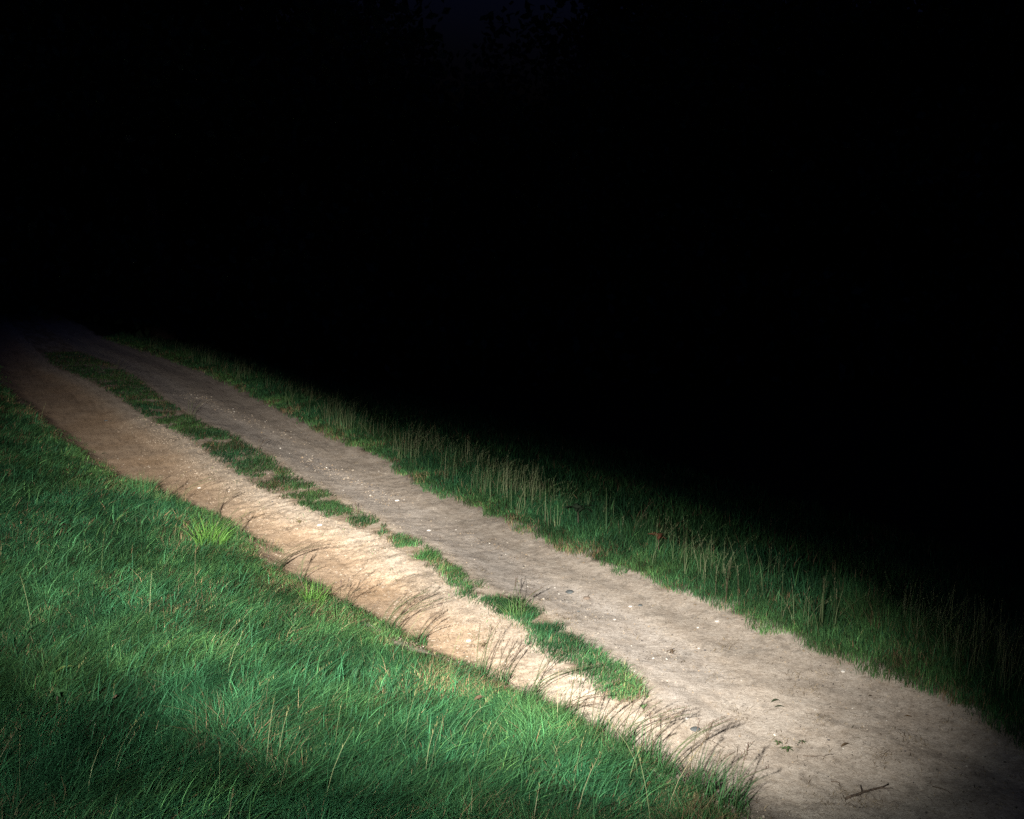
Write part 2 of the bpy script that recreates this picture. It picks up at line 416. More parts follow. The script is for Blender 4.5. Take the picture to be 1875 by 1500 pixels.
x, y = x[k], y[k]; n = len(x)
parts.append(blade_arrays(np.stack((x, y, terrain(x, y) - 0.003), -1), rng.uniform(0.025, 0.085, n), rng.uniform(0.002, 0.004, n), rng.uniform(0, 6.28, n),
             np.clip(rng.normal(0.8, 0.5, n), 0.05, 2.2), rng.uniform(0, math.pi, n), grass_colours(x, y, 0.45, 0.22, 142), 2))
stuff('bank_grass', parts, M_GRASS, 'lush blue-green windswept grass covering the near left bank', 'grass')

# seeding stalks ------------------------------------------------------
def stalk_arrays(P, H, az, lean, cols, hcols, heads=9, width=0.0016, hl=0.27, spike=0.014):
    n = len(P); parts = []
    parts.append(blade_arrays(P, H, np.full(n, width * 2) if np.isscalar(width) else width * 2, az, lean, az + math.pi / 2 + rng.normal(0, .4, n), cols, 4, roundtip=0.3))
    for k in range(heads):
        u = 1 - hl + hl * (k + 0.5) / heads
        h = lean * H * u ** 1.8; zz = H * (u - 0.35 * lean * u * u)
        B = np.stack((P[:, 0] + np.cos(az) * h, P[:, 1] + np.sin(az) * h, P[:, 2] + zz), -1)
        a = az + rng.uniform(-2.4, 2.4, n)
        parts.append(blade_arrays(B, spike * rng.uniform(0.7, 1.4, n) * (1.25 - 0.6 * k / heads), np.full(n, 0.0036) * (width if np.isscalar(width) else width) / 0.0016,
                                  a, rng.uniform(0.2, 0.9, n), a + 1.57, hcols * rng.uniform(0.8, 1.2, n)[:, None], 2))
    return merge(parts)
x, y, dep = left_points(10, 3, ymax=14); k = dep > 0.02; x, y = x[k], y[k]; n = len(x)
cc = lerp(np.broadcast_to(np.array((0.13, 0.17, 0.07)), (n, 3)), np.array((0.20, 0.18, 0.10)), rng.random(n))
stuff('bank_seed_stalks', [stalk_arrays(np.stack((x, y, terrain(x, y)), -1), rng.uniform(0.18, 0.34, n), math.radians(40) + rng.normal(0, 0.6, n),
      np.clip(rng.normal(0.5, 0.28, n), 0.05, 1.3), cc, cc * np.array((1.0, 0.8, 0.7)), heads=6, width=0.0013)], M_STEM,
      'thin straw coloured seed stalks leaning among the grass of the left bank', 'grass stalks')

# right verge and field ----------------------------------------------
def right_points(rho, dmin, dmax, d0=5.0, p=1.8, ymax=45, margin=0.9):
    m = int(rho * (dmax - dmin + 0.4) * (ymax - 1))
    s = rng.uniform(1, ymax, m); d = rng.uniform(dmin - 0.1, dmax, m)
    x, y = xy(s, tR(s) + d)
    jag = (fbm(x * 6, y * 6, 3, 51) - 0.5) * 0.20
    k = (rng.random(m) < falloff(x, y, d0, p)) & in_view(x, y, margin) & (y > 2.2) & (d + jag > dmin - 0.06 * rng.random(m))
    return x[k], y[k], (d + jag)[k]
parts = []
x, y, dep = right_points(19000, 0, 1.7, ymax=30)
n = len(x); clump = fbm(x * 3.0, y * 3.0, 3, 90)
H = (0.030 + 0.05 * clump + 0.15 * S(dep + (clump - 0.5) * 0.7, 0.2, 0.75)) * rng.uniform(0.6, 1.35, n) * (1 - 0.5 * S(dep, 0.6, 1.1))
az = rng.uniform(0, 2 * math.pi, n); far = np.clip(np.hypot(x, y) / 5.8, 1, 3.0)
lean = np.clip(rng.normal(0.42, 0.28, n), 0.03, 1.4)
edgew = np.exp(-np.maximum(dep, 0) / 0.2)
parts.append(blade_arrays(np.stack((x, y, terrain(x, y) - 0.004), -1), H, rng.uniform(0.0019, 0.0038, n) * far, az, lean, rng.uniform(0, math.pi, n),
                          grass_colours(x, y, 0.25 + 0.35 * edgew, 0.05 + 0.15 * edgew, 92), 2))
x, y, dep = right_points(1700, 0.12, 2.2, ymax=30)
n = len(x); far = np.clip(np.hypot(x, y) / 5.8, 1, 2.6)
H = rng.uniform(0.09, 0.27, n) * S(dep, -0.1, 0.6) * (0.6 + 0.8 * fbm(x * 2.3, y * 2.3, 3, 94)) * (1 - 0.5 * S(dep, 0.7, 1.3))
parts.append(blade_arrays(np.stack((x, y, terrain(x, y) - 0.004), -1), H, rng.uniform(0.003, 0.0055, n) * far, rng.normal(0.5, 1.2, n),
                          np.clip(rng.normal(0.55, 0.35, n), 0.02, 1.6), rng.uniform(0, math.pi, n), grass_colours(x, y, 0.25, 0.0, 93), 4))
stuff('verge_grass', parts, M_GRASS, 'green verge grass rising taller behind the right edge of the track', 'grass')
x, y, dep = right_points(600, 0.15, 0.85, ymax=26, p=1.0)
k = rng.random(len(x)) < S(fbm(x * 2.6, y * 2.6, 3, 97), 0.48, 0.72); x, y = x[k], y[k]; n = len(x)
cc = lerp(np.broadcast_to(np.array((0.12, 0.18, 0.07)), (n, 3)), np.array((0.25, 0.25, 0.14)), rng.random(n))
far = np.clip(np.hypot(x, y) / 6, 1, 1.35)
stuff('verge_seed_stalks', [stalk_arrays(np.stack((x, y, terrain(x, y)), -1), rng.uniform(0.15, 0.40, n), rng.normal(0.4, 1.1, n),
      np.clip(rng.normal(0.35, 0.32, n), 0.02, 1.5), cc, cc * 1.05, heads=6, width=0.0011 * far, hl=0.25)], M_STEM,
      'pale upright seed stalks standing out of the right-hand verge', 'grass stalks')
x, y, dep = right_points(2600, 1.5, 9, ymax=40, margin=1.0, d0=5, p=1.5); n = len(x)
far = np.clip(np.hypot(x, y) / 6, 1, 5)
stuff('field_grass', [blade_arrays(np.stack((x, y, terrain(x, y) - 0.004), -1), rng.uniform(0.08, 0.24, n), rng.uniform(0.004, 0.008, n) * far,
      rng.uniform(0, 6.28, n), np.clip(rng.normal(0.5, 0.3, n), 0.05, 1.4), rng.uniform(0, math.pi, n), grass_colours(x, y, 0.25, 0.05, 95), 2)],
      M_GRASS, 'rough meadow grass fading into the dark beyond the verge', 'grass')

# grass strip between the ruts ---------------------------------------
def strip_points(m, s0, s1, e0=-0.02, e1=0.0):
    s = rng.uniform(s0, s1, m); v = rng.random(m)
    nr = 1 - S(s, S_END + 1.8, S_END + 2.8)
    a, b = tA(s) + e0 - 0.05 * nr, tB(s) + e1 + 0.03 * nr
    t = a + (b - a) * v
    x, y = xy(s, t)
    d = np.minimum(t - a, b - t) + (fbm(x * 9, y * 9, 3, 103) - 0.5) * 0.14
    bare = fbm(x * 4.2, y * 4.2, 3, 100)
    near = 1 - S(s, S_END + 3.2, S_END + 4.0)
    sg = st(*at(855, 1060, 0.03)[:2])[0]
    keep = ((bare < 0.66 - 0.08 * near) | ((np.abs(s - sg) < 0.3) & (bare < 0.75))) & (rng.random(m) < falloff(x, y, 6, 1.2)) & (rng.random(m) < np.clip(d / 0.11, 0.06, 1))
    g = np.array([st(*at(px, py, 0.03)[:2])[0] for px, py in ((545, 900), (645, 945), (806, 1034), (835, 1060))])
    for c0, wd in zip(g, (0.07, 0.07, 0.03, 0.0)):
        keep &= ~(np.abs(s - c0 + rng.normal(0, 0.03, m)) < wd)
    return x[keep], y[keep], d[keep]
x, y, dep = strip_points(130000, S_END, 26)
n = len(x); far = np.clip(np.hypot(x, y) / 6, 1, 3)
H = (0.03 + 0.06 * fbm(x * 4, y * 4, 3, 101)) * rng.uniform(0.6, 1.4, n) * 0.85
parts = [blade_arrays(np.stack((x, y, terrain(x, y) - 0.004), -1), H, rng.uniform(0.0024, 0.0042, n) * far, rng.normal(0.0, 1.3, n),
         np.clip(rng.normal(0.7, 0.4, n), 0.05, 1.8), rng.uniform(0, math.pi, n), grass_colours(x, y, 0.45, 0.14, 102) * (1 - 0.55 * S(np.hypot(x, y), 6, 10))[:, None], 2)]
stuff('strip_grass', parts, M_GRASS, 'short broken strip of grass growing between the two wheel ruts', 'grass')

# sparse sprigs, roots and dead straw on the bare earth --------------
def dirt_points(m, s0=2.5, s1=16):
    s = rng.uniform(s0, s1, m); t = rng.uniform(tL(s) + 0.02, tR(s) - 0.02)
    x, y = xy(s, t)
    k = (rng.random(m) < falloff(x, y, 4.8, 1.5)) & in_view(x, y, 0.6)
    return x[k], y[k], s[k], t[k]
x, y, s, t = dirt_points(260000)
clus = fbm(x * 5.5, y * 5.5, 3, 110)
bank = np.exp(-((t - tA(s) + 0.20) / 0.20) ** 2) * S(s, S_END - 0.5, S_END + 0.5) + 0.9 * np.exp(-(np.minimum(t - tL(s), tR(s) - t) / 0.07) ** 2)
k = rng.random(len(x)) < np.clip(0.05 + 0.9 * S(clus, 0.62, 0.75) + 0.30 * bank, 0, 1) * 0.55
x, y = x[k], y[k]; n = len(x)
cc = np.where((rng.random(n) < 0.5)[:, None], np.array((0.10, 0.07, 0.04)), np.array((0.30, 0.23, 0.14))) * rng.uniform(0.6, 1.3, n)[:, None]
parts = [blade_arrays(np.stack((x, y, terrain(x, y) + 0.001), -1), rng.uniform(0.006, 0.018, n) * np.where(rng.random(n) < 0.05, 2.0, 1.0), rng.uniform(0.0014, 0.0034, n), rng.uniform(0, 6.28, n),
         rng.uniform(0.8, 3.2, n), rng.uniform(0, math.pi, n), cc, 2, droop=0.2)]
stuff('straw_litter', parts, M_LITTER, 'scattered dead straw, roots and bark crumbs lying on the bare sand', 'litter')
x, y, s, t = dirt_points(1500, 2.4, 9)
k = rng.random(len(x)) < 0.25 + 0.75 * S(fbm(x * 2.5, y * 2.5, 3, 115), 0.5, 0.7); x, y = x[k], y[k]; n = len(x)
cc = np.where((rng.random(n) < 0.6)[:, None], np.array((0.06, 0.05, 0.03)), np.array((0.16, 0.11, 0.06))) * rng.uniform(0.6, 1.3, n)[:, None]
stuff('leaf_litter', [blade_arrays(np.stack((x, y, terrain(x, y) + 0.003), -1), rng.uniform(0.004, 0.011, n), rng.uniform(0.003, 0.009, n), rng.uniform(0, 6.28, n),
      rng.uniform(1.2, 3.5, n), rng.uniform(0, math.pi, n), cc, 2, droop=0.15)], M_LITTER, 'small dark leaf flakes and crumbs strewn over the right-hand track', 'leaf litter')
x, y, s, t = dirt_points(60000)
k = rng.random(len(x)) < 0.8 * np.exp(-(np.minimum(t - tL(s), tR(s) - t) / 0.06) ** 2) * S(fbm(x * 6, y * 6, 3, 112), 0.45, 0.6) \
    + 0.35 * np.exp(-((t - tA(s) + 0.14) / 0.13) ** 2) * S(fbm(x * 6, y * 6, 3, 113), 0.52, 0.64) * S(s, S_END - 0.1, S_END + 0.3)
x, y = x[k], y[k]; n = len(x)
stuff('sprig_grass', [blade_arrays(np.stack((x, y, terrain(x, y)), -1), rng.uniform(0.012, 0.04, n), rng.uniform(0.002, 0.004, n), rng.uniform(0, 6.28, n),
      rng.uniform(0.2, 1.6, n), rng.uniform(0, math.pi, n), grass_colours(x, y, 0.5, 0.25, 114), 2)], M_GRASS,
      'sparse sprigs of grass creeping from the edges onto the sand', 'grass')

# ------------------------------------------------------------------ stones
def stone_mesh(name, seed, mat, rough=0.25, flat=0.55, long=1.0):
    r = np.random.default_rng(seed)
    import bmesh
    bm = bmesh.new(); bmesh.ops.create_icosphere(bm, subdivisions=3, radius=1)
    k = r.normal(0, 1, (5, 3)); k /= np.linalg.norm(k, axis=1, keepdims=True); d = r.uniform(0.62, 0.85, 5)
    for v in bm.verts:
        p = np.array(v.co)
        for kk, dd in zip(k, d):
            e = p @ kk - dd
            if e > 0: p = p - kk * e * 0.8
        p *= 1 + rough * 0.25 * (vnoise(p[0] * 3 + seed, p[1] * 3 + p[2] * 2, seed) - 0.5)
        v.co = Vector((p[0] * long, p[1], p[2] * flat))
    me = bpy.data.meshes.new(name); bm.to_mesh(me); bm.free()
    me.polygons.foreach_set('use_smooth', np.ones(len(me.polygons), dtype=bool))
    me.materials.append(mat)
    return me
def place_stone(px, py, size, mat, seed, label, name='stone', group=None, flat=0.5, long=1.2, rz=0.0):
    p = on_ground(px, py)
    o = link(name, stone_mesh(name, seed, mat, flat=flat, long=long))
    o.location = (p[0], p[1], p[2] + size * flat * 0.3); o.scale = (size,) * 3; o.rotation_euler = (0.08, -0.06, rz)
    return tag(o, label, 'stone', group)
place_stone(1273, 1337, 0.021, M_DSTONE, 3, 'flat dark grey stone on the sand below the end of the grass strip', rz=0.2)
place_stone(1258, 1316, 0.009, M_PSTONE, 4, 'small white stone just above the flat dark grey stone', rz=0.2)
place_stone(1043, 1085, 0.024, M_DSTONE, 5, 'slate grey stone half sunk in the middle of the right-hand track', rz=-0.7)
place_stone(1074, 1096, 0.022, M_BSTONE, 6, 'round brown stone just right of the slate grey stone', long=1.0)
place_stone(1172, 1109, 0.012, M_DSTONE, 7, 'small dark stone between the gravel and the right-hand verge edge')
place_stone(1154, 1111, 0.011, M_PSTONE, 8, 'small cream pebble left of the small dark stone near the verge')
place_stone(1059, 1120, 0.008, M_DSTONE, 9, 'tiny black pebble on the smooth grey wheel track')
place_stone(1313, 1138, 0.012, M_PSTONE, 10, 'pale pebble alone on the upper part of the right-hand track')
place_stone(1544, 1230, 0.012, M_PSTONE, 12, 'white pebble close to the verge on the right side of the track')
place_stone(365, 894, 0.016, M_PSTONE, 13, 'pale pebble on the orange sand of the far left rut')
place_stone(585, 962, 0.020, M_PSTONE, 14, 'pale stone in the crumbling bank under the grass strip')
place_stone(194, 771, 0.024, M_DSTONE, 15, 'blue-grey stone lying in the dim far end of the left rut')
place_stone(727, 917, 0.018, M_PSTONE, 16, 'bright pebble at the near end of the long gravel streak')
place_stone(785, 972, 0.014, M_PSTONE, 17, 'whitish pebble on the track beside the middle of the grass strip')
place_stone(806, 1108, 0.016, M_BSTONE, 18, 'brown clod on the cream sand of the left rut', flat=0.7)
place_stone(858, 1174, 0.014, M_PSTONE, 19, 'pale pebble by the dead sprig in the left rut')

# gravel streaks: many octahedral pebbles in one object
def gravel():
    pts = []
    def streak(a, b, n, spread):
        A, B = on_ground(*a), on_ground(*b)
        for i in range(n):
            u = random.random(); p = A + (B - A) * u
            pts.append((p[0] + random.gauss(0, spread), p[1] + random.gauss(0, spread), random.uniform(0.5, 1.0)))
    streak((345, 722), (560, 812), 420, 0.10)
    streak((545, 835), (735, 925), 420, 0.085)
    streak((850, 975), (975, 1035), 170, 0.05)
    streak((1000, 1070), (1260, 1200), 260, 0.14)
    streak((1220, 1195), (1245, 1205), 40, 0.03)
    x, y, s, t = dirt_points(9000, 2.5, 13)
    for a, b in zip(x, y): pts.append((a, b, random.uniform(0.3, 0.75)))
    pts = np.array(pts); n = len(pts)
    oct_ = np.array(((1,0,0),(0,1,0),(-1,0,0),(0,-1,0),(0,0,.8),(0,0,-.8),(.6,.6,.5),(-.6,-.5,.5)), float)
    tri = np.array(((6,4,0),(6,1,4),(0,1,6),(1,2,4),(2,7,4),(2,3,7),(3,4,7),(3,0,4),(1,0,5),(2,1,5),(3,2,5),(0,3,5)))
    size = 0.0035 + 0.0075 * rng.random(n) ** 2.2
    size = size * pts[:, 2] * np.clip(np.hypot(pts[:, 0], pts[:, 1]) / 7, 1, 1.6)
    a = rng.uniform(0, 6.28, n); ca, sa_ = np.cos(a), np.sin(a)
    v = oct_[None] * rng.uniform(0.65, 1.3, (n, 8, 3)) * size[:, None, None]
    vx = v[..., 0] * ca[:, None] - v[..., 1] * sa_[:, None]; vy = v[..., 0] * sa_[:, None] + v[..., 1] * ca[:, None]
    z = terrain(pts[:, 0], pts[:, 1]) + size * 0.25
    V3 = np.stack((vx + pts[:, 0:1], vy + pts[:, 1:2], v[..., 2] * 0.8 + z[:, None]), -1).reshape(-1, 3)
    T = (tri[None] + (np.arange(n) * 8)[:, None, None]).reshape(-1, 3)
    pal = np.array(((0.40, 0.34, 0.27), (0.30, 0.24, 0.18), (0.17, 0.14, 0.115), (0.09, 0.08, 0.075), (0.38, 0.28, 0.18), (0.58, 0.53, 0.46)))
    cc = 0.82 * pal[rng.choice(6, n, p=(0.22, 0.26, 0.26, 0.14, 0.08, 0.04))]
    o = link('gravel', mesh_from('gravel', V3, tris=T, cols=np.repeat(cc, 8, 0), mat=M_LITTER))
    tag(o, 'loose gravel streaked along the crown of the right-hand track', 'gravel', kind='stuff')
gravel()
def crumbs():
    m = 26000; s = rng.uniform(S_END - 0.6, 15, m); t = tA(s) - np.abs(rng.normal(0.02, 0.24, m)); x, y = xy(s, t)
    k = (t > tL(s)) & in_view(x, y, 0.6) & (rng.random(m) < falloff(x, y, 5, 1.3)) & (rng.random(m) < 0.15 + S(fbm(x * 5, y * 5, 3, 130), 0.45, 0.65))
    s, t, x, y = s[k], t[k], x[k], y[k]
    x2, y2, s2, t2 = dirt_points(7000, 2.5, 14); e = np.minimum(t2 - tL(s2), tR(s2) - t2) < 0.16
    x = np.concatenate((x, x2[e])); y = np.concatenate((y, y2[e])); n = len(x)
    oct_ = np.array(((1,0,0),(0,1,0),(-1,0,0),(0,-1,0),(0,0,1),(0,0,-1)), float)
    tri = np.array(((0,1,4),(1,2,4),(2,3,4),(3,0,4),(1,0,5),(2,1,5),(3,2,5),(0,3,5)))
    size = 0.003 + 0.008 * rng.random(n) ** 2.5
    v = oct_[None] * rng.uniform(0.6, 1.35, (n, 6, 3)) * size[:, None, None] * np.array((1, 1, 0.75))
    V3 = (v + np.stack((x, y, terrain(x, y) + size * 0.1), -1)[:, None]).reshape(-1, 3)
    T = (tri[None] + (np.arange(n) * 6)[:, None, None]).reshape(-1, 3)
    cc = lerp(np.broadcast_to(np.array((0.33, 0.265, 0.20)), (n, 3)), np.array((0.20, 0.15, 0.10)), rng.random(n) ** 2)
    o = link('soil_crumbs', mesh_from('soil_crumbs', V3, tris=T, cols=np.repeat(cc, 6, 0), mat=M_LITTER))
    tag(o, 'crumbled sandy clods on the eroded bank of the left rut', 'soil crumbs', kind='stuff')
crumbs()

# ------------------------------------------------------------------ tubes, twigs
def tube(points, radii, sides=7):
    P = np.array(points, float); n = len(P); vs = []; fs = []
    up = np.array((0.1, 0.2, 1.0))
    for i in range(n):
        d = P[min(i + 1, n - 1)] - P[max(i - 1, 0)]; d /= np.linalg.norm(d) + 1e-9
        a = np.cross(d, up); 
        if np.linalg.norm(a) < 1e-3: a = np.cross(d, (1, 0, 0))
        a /= np.linalg.norm(a); b = np.cross(d, a)
        for k in range(sides):
            th = 2 * math.pi * k / sides
            vs.append(P[i] + (a * math.cos(th) + b * math.sin(th)) * radii[i])
    for i in range(n - 1):
        for k in range(sides):
            k2 = (k + 1) % sides
            fs.append((i * sides + k, i * sides + k2, (i + 1) * sides + k2, (i + 1) * sides + k))
    fs.append(tuple(range(sides))[::-1]); fs.append(tuple((n - 1) * sides + k for k in range(sides)))
    return vs, fs
def tubes_mesh(name, tubes, mat):
    vs, fs = [], []
    for v, f in tubes:
        o = len(vs); vs += [tuple(p) for p in v]; fs += [tuple(i + o for i in q) for q in f]
    me = bpy.data.meshes.new(name); me.from_pydata(vs, [], fs); me.materials.append(mat)
    me.polygons.foreach_set('use_smooth', np.ones(len(fs), dtype=bool)); me.update()
    return me
def twig(a_px, b_px, r0, label, seed, name='twig', side=True, cat='twig', bend=0.01, mat=M_TWIG):
    A, B = on_ground(*a_px), on_ground(*b_px); r = np.random.default_rng(seed)
    base = A; d = B - A; L = np.linalg.norm(d[:2]); nrm = np.array((-d[1], d[0], 0)) / L
    pts = []
    for i in range(9):
        u = i / 8; p = A + d * u + nrm * (math.sin(u * 3 + seed) * bend + r.normal(0, bend * 0.15))
        p[2] = zt(p[0], p[1]) + r0 * 0.9 + (0.006 * math.sin(u * 3.1))
        pts.append(p - base)
    root = empty(name, base)
    link('branch', tubes_mesh('branch', [tube(pts, [r0 * (1 - 0.45 * i / 8) * r.uniform(0.88, 1.12) for i in range(9)])], mat), root)
    if side:
        for j, (i, sg) in enumerate(((3, 1), (6, -1))):
            q = pts[i]; dd = d / L * 0.7 + nrm * sg * 0.7
            tp = [q + dd * L * 0.22 * v + np.array((0, 0, 0.006 * v)) for v in (0, 0.5, 1)]
            link('side_shoot', tubes_mesh('side_shoot', [tube(tp, [r0 * 0.5, r0 * 0.38, r0 * 0.2], 5)], mat), root)
    return tag(root, label, cat)
twig((1552, 1466), (1622, 1437), 0.0055, 'straight dark twig lying on the dim sand at lower right', 21, side=True)
twig((1470, 1384), (1525, 1382), 0.002, 'thin reddish root end beside the weed patch at lower right', 22, name='root', cat='root', side=False, bend=0.02)
twig((1710, 1440), (1740, 1456), 0.0022, 'short thin twig to the right of the straight dark twig', 24, side=False)
twig((1522, 1432), (1538, 1440), 0.0022, 'tiny dark twig left above the straight dark twig', 25, side=False)
twig((1370, 1383), (1378, 1372), 0.0018, 'tiny dead stem lying left of the weed patch', 26, side=False)
twig((1295, 1360), (1332, 1368), 0.0015, 'hair-thin root on the sand below the flat dark grey stone', 27, name='root', cat='root', side=False, bend=0.02)

# broad leaf: a little cupped blade with midrib fold
def leaf_mesh(name, L, W, col, fold=0.25, curl=0.3, seed=0, mat=M_LEAF, lobes=0.0):
    nx = 9; vs = []; cs = []; fs = []
    r = np.random.default_rng(seed)
    for i in range(nx):
        u = i / (nx - 1); w = W * 0.5 * math.sin(math.pi * min(0.98, u * 0.93 + 0.05)) ** 0.8
        if lobes: w *= 1 + lobes * (1 if i % 2 else -1)
        z = curl * L * (u - u * u) * 1.6
        for k, sg in enumerate((-1, -0.5, 0, 0.5, 1)):
            vs.append((u * L, sg * w, z + fold * abs(sg) * w + r.normal(0, 0.01 * W)))
            cs.append(np.array(col) * (1.25 if sg == 0 else r.uniform(0.85, 1.1)))
    for i in range(nx - 1):
        for k in range(4):
            a = i * 5 + k; fs.append((a, a + 5, a + 6, a + 1))
    return mesh_from(name, vs, quads=fs, cols=np.clip(cs, 0, 1), mat=mat, smooth=True)
def fallen_leaf(px, py, L, W, col, rz, label, seed, lift=0.004, name='dead_leaf', tilt=0.0, curl=0.3, cat='leaf'):
    p = on_ground(px, py, lift)
    o = link(name, leaf_mesh(name, L, W, col, seed=seed, curl=curl)); o.location = (p[0], p[1], p[2] + lift); o.rotation_euler = (tilt, -0.1, rz)
    return tag(o, label, cat)
fallen_leaf(1412, 1286, 0.045, 0.020, (0.045, 0.055, 0.03), 0.1, 'curled dark green leaf lying upper of the pair on the right-hand sand', 1, curl=0.5)
fallen_leaf(1418, 1295, 0.048, 0.016, (0.04, 0.05, 0.03), -0.2, 'narrow dark leaf lying lower of the pair on the right-hand sand', 2)
fallen_leaf(1540, 1368, 0.052, 0.015, (0.09, 0.06, 0.035), 0.5, 'narrow brown leaf alone between the weed patch and the dark right corner', 3)
fallen_leaf(1655, 1312, 0.035, 0.014, (0.13, 0.08, 0.04), -0.4, 'small tan leaf on the sand below the verge at right', 4)
fallen_leaf(1590, 1275, 0.020, 0.012, (0.06, 0.045, 0.03), 0.0, 'tiny dark leaf crumb right of the dark leaf pair', 5)
fallen_leaf(868, 1283, 0.060, 0.034, (0.13, 0.075, 0.05), 0.4, 'dead brown leaf caught in the bright grass of the left bank', 6, lift=0.05)
fallen_leaf(100, 1232, 0.085, 0.022, (0.20, 0.24, 0.07), 0.7, 'long yellowing leaf lying on the grass at far left', 7, lift=0.06)
fallen_leaf(205, 1278, 0.030, 0.012, (0.20, 0.13, 0.085), 1.2, 'small brown leaf standing in the left bank grass', 8, lift=0.05, tilt=0.9)
fallen_leaf(435, 1182, 0.040, 0.014, (0.20, 0.18, 0.15), 1.9, 'pale grey withered leaf in the bank grass above the bright tuft', 9, lift=0.05, tilt=0.8)
fallen_leaf(185, 832, 0.060, 0.030, (0.03, 0.07, 0.03), 0.3, 'dark green leaf on the orange sand at the far left bank edge', 10, lift=0.01)

# rosette plants ------------------------------------------------------
def rosette(px, py, n, L, W, col, label, seed, name='weed', rise=0.5, lift=0.0, cat='weed', lobes=0.0, stem_h=0.05):
    p = on_ground(px, py, lift); r = np.random.default_rng(seed)
    root = empty(name, p)
    link('stem', tubes_mesh('stem', [tube([(0, 0, -0.01), (0.002, 0, stem_h * 0.5), (0, 0.002, stem_h + 0.01)], [0.004, 0.0035, 0.0025], 6)], M_TWIG), root)
    for i in range(n):
        l = link('leaf', leaf_mesh('leaf', L * r.uniform(0.75, 1.15), W * r.uniform(0.8, 1.15), np.array(col) * r.uniform(0.8, 1.25), seed=seed + i, lobes=lobes, curl=0.5), root)
        l.location = (0, 0, stem_h); l.rotation_euler = (r.normal(0, 0.15), -rise * r.uniform(0.4, 1.2), 2 * math.pi * (i + r.uniform(-.25, .25)) / n)
    return tag(root, label, cat)
rosette(1058, 966, 7, 0.14, 0.040, (0.03, 0.045, 0.025), 'dark broad-leaved weed standing in the right-hand verge', 31, name='thistle', rise=0.35, cat='plant', lobes=0.16, stem_h=0.12)
rosette(1205, 1022, 8, 0.085, 0.022, (0.13, 0.05, 0.03), 'withered rust-red weed in the middle of the right-hand verge', 47, name='dead_weed', rise=0.5, lobes=0.25, stem_h=0.13)
rosette(1440, 1376, 7, 0.032, 0.009, (0.06, 0.10, 0.035), 'flat green seedling weed on the dim sand at lower right', 52, rise=0.2, stem_h=0.008)
rosette(1425, 1364, 6, 0.026, 0.008, (0.07, 0.11, 0.04), 'smaller seedling weed just behind the flat green one', 58, rise=0.2, stem_h=0.006)
rosette(1468, 1362, 5, 0.024, 0.008, (0.06, 0.09, 0.04), 'tiny seedling weed to the right of the two flat seedlings', 63, rise=0.2, stem_h=0.006)
rosette(885, 1187, 9, 0.035, 0.007, (0.14, 0.11, 0.06), 'dead bleached sprig in the cream sand of the left rut', 66, name='dead_sprig', rise=0.6, stem_h=0.01)
rosette(1230, 1197, 9, 0.035, 0.006, (0.13, 0.09, 0.055), 'matted brown sprig on the crown of the right-hand track', 68, name='dead_sprig', rise=0.25, stem_h=0.006)
rosette(548, 960, 10, 0.055, 0.007, (0.13, 0.11, 0.05), 'withered grass sprig on the sand below the grass strip', 71, name='dead_sprig', rise=0.4, stem_h=0.008)
rosette(105, 1295, 7, 0.06, 0.02, (0.06, 0.14, 0.05), 'leafy green weed low in the left bank grass', 73, rise=0.5, lift=0.0, stem_h=0.05)
rosette(1178, 1302, 10, 0.04, 0.005, (0.07, 0.12, 0.045), 'last thin grass seedling past the near end of the grass strip', 75, rise=0.7, stem_h=0.006)

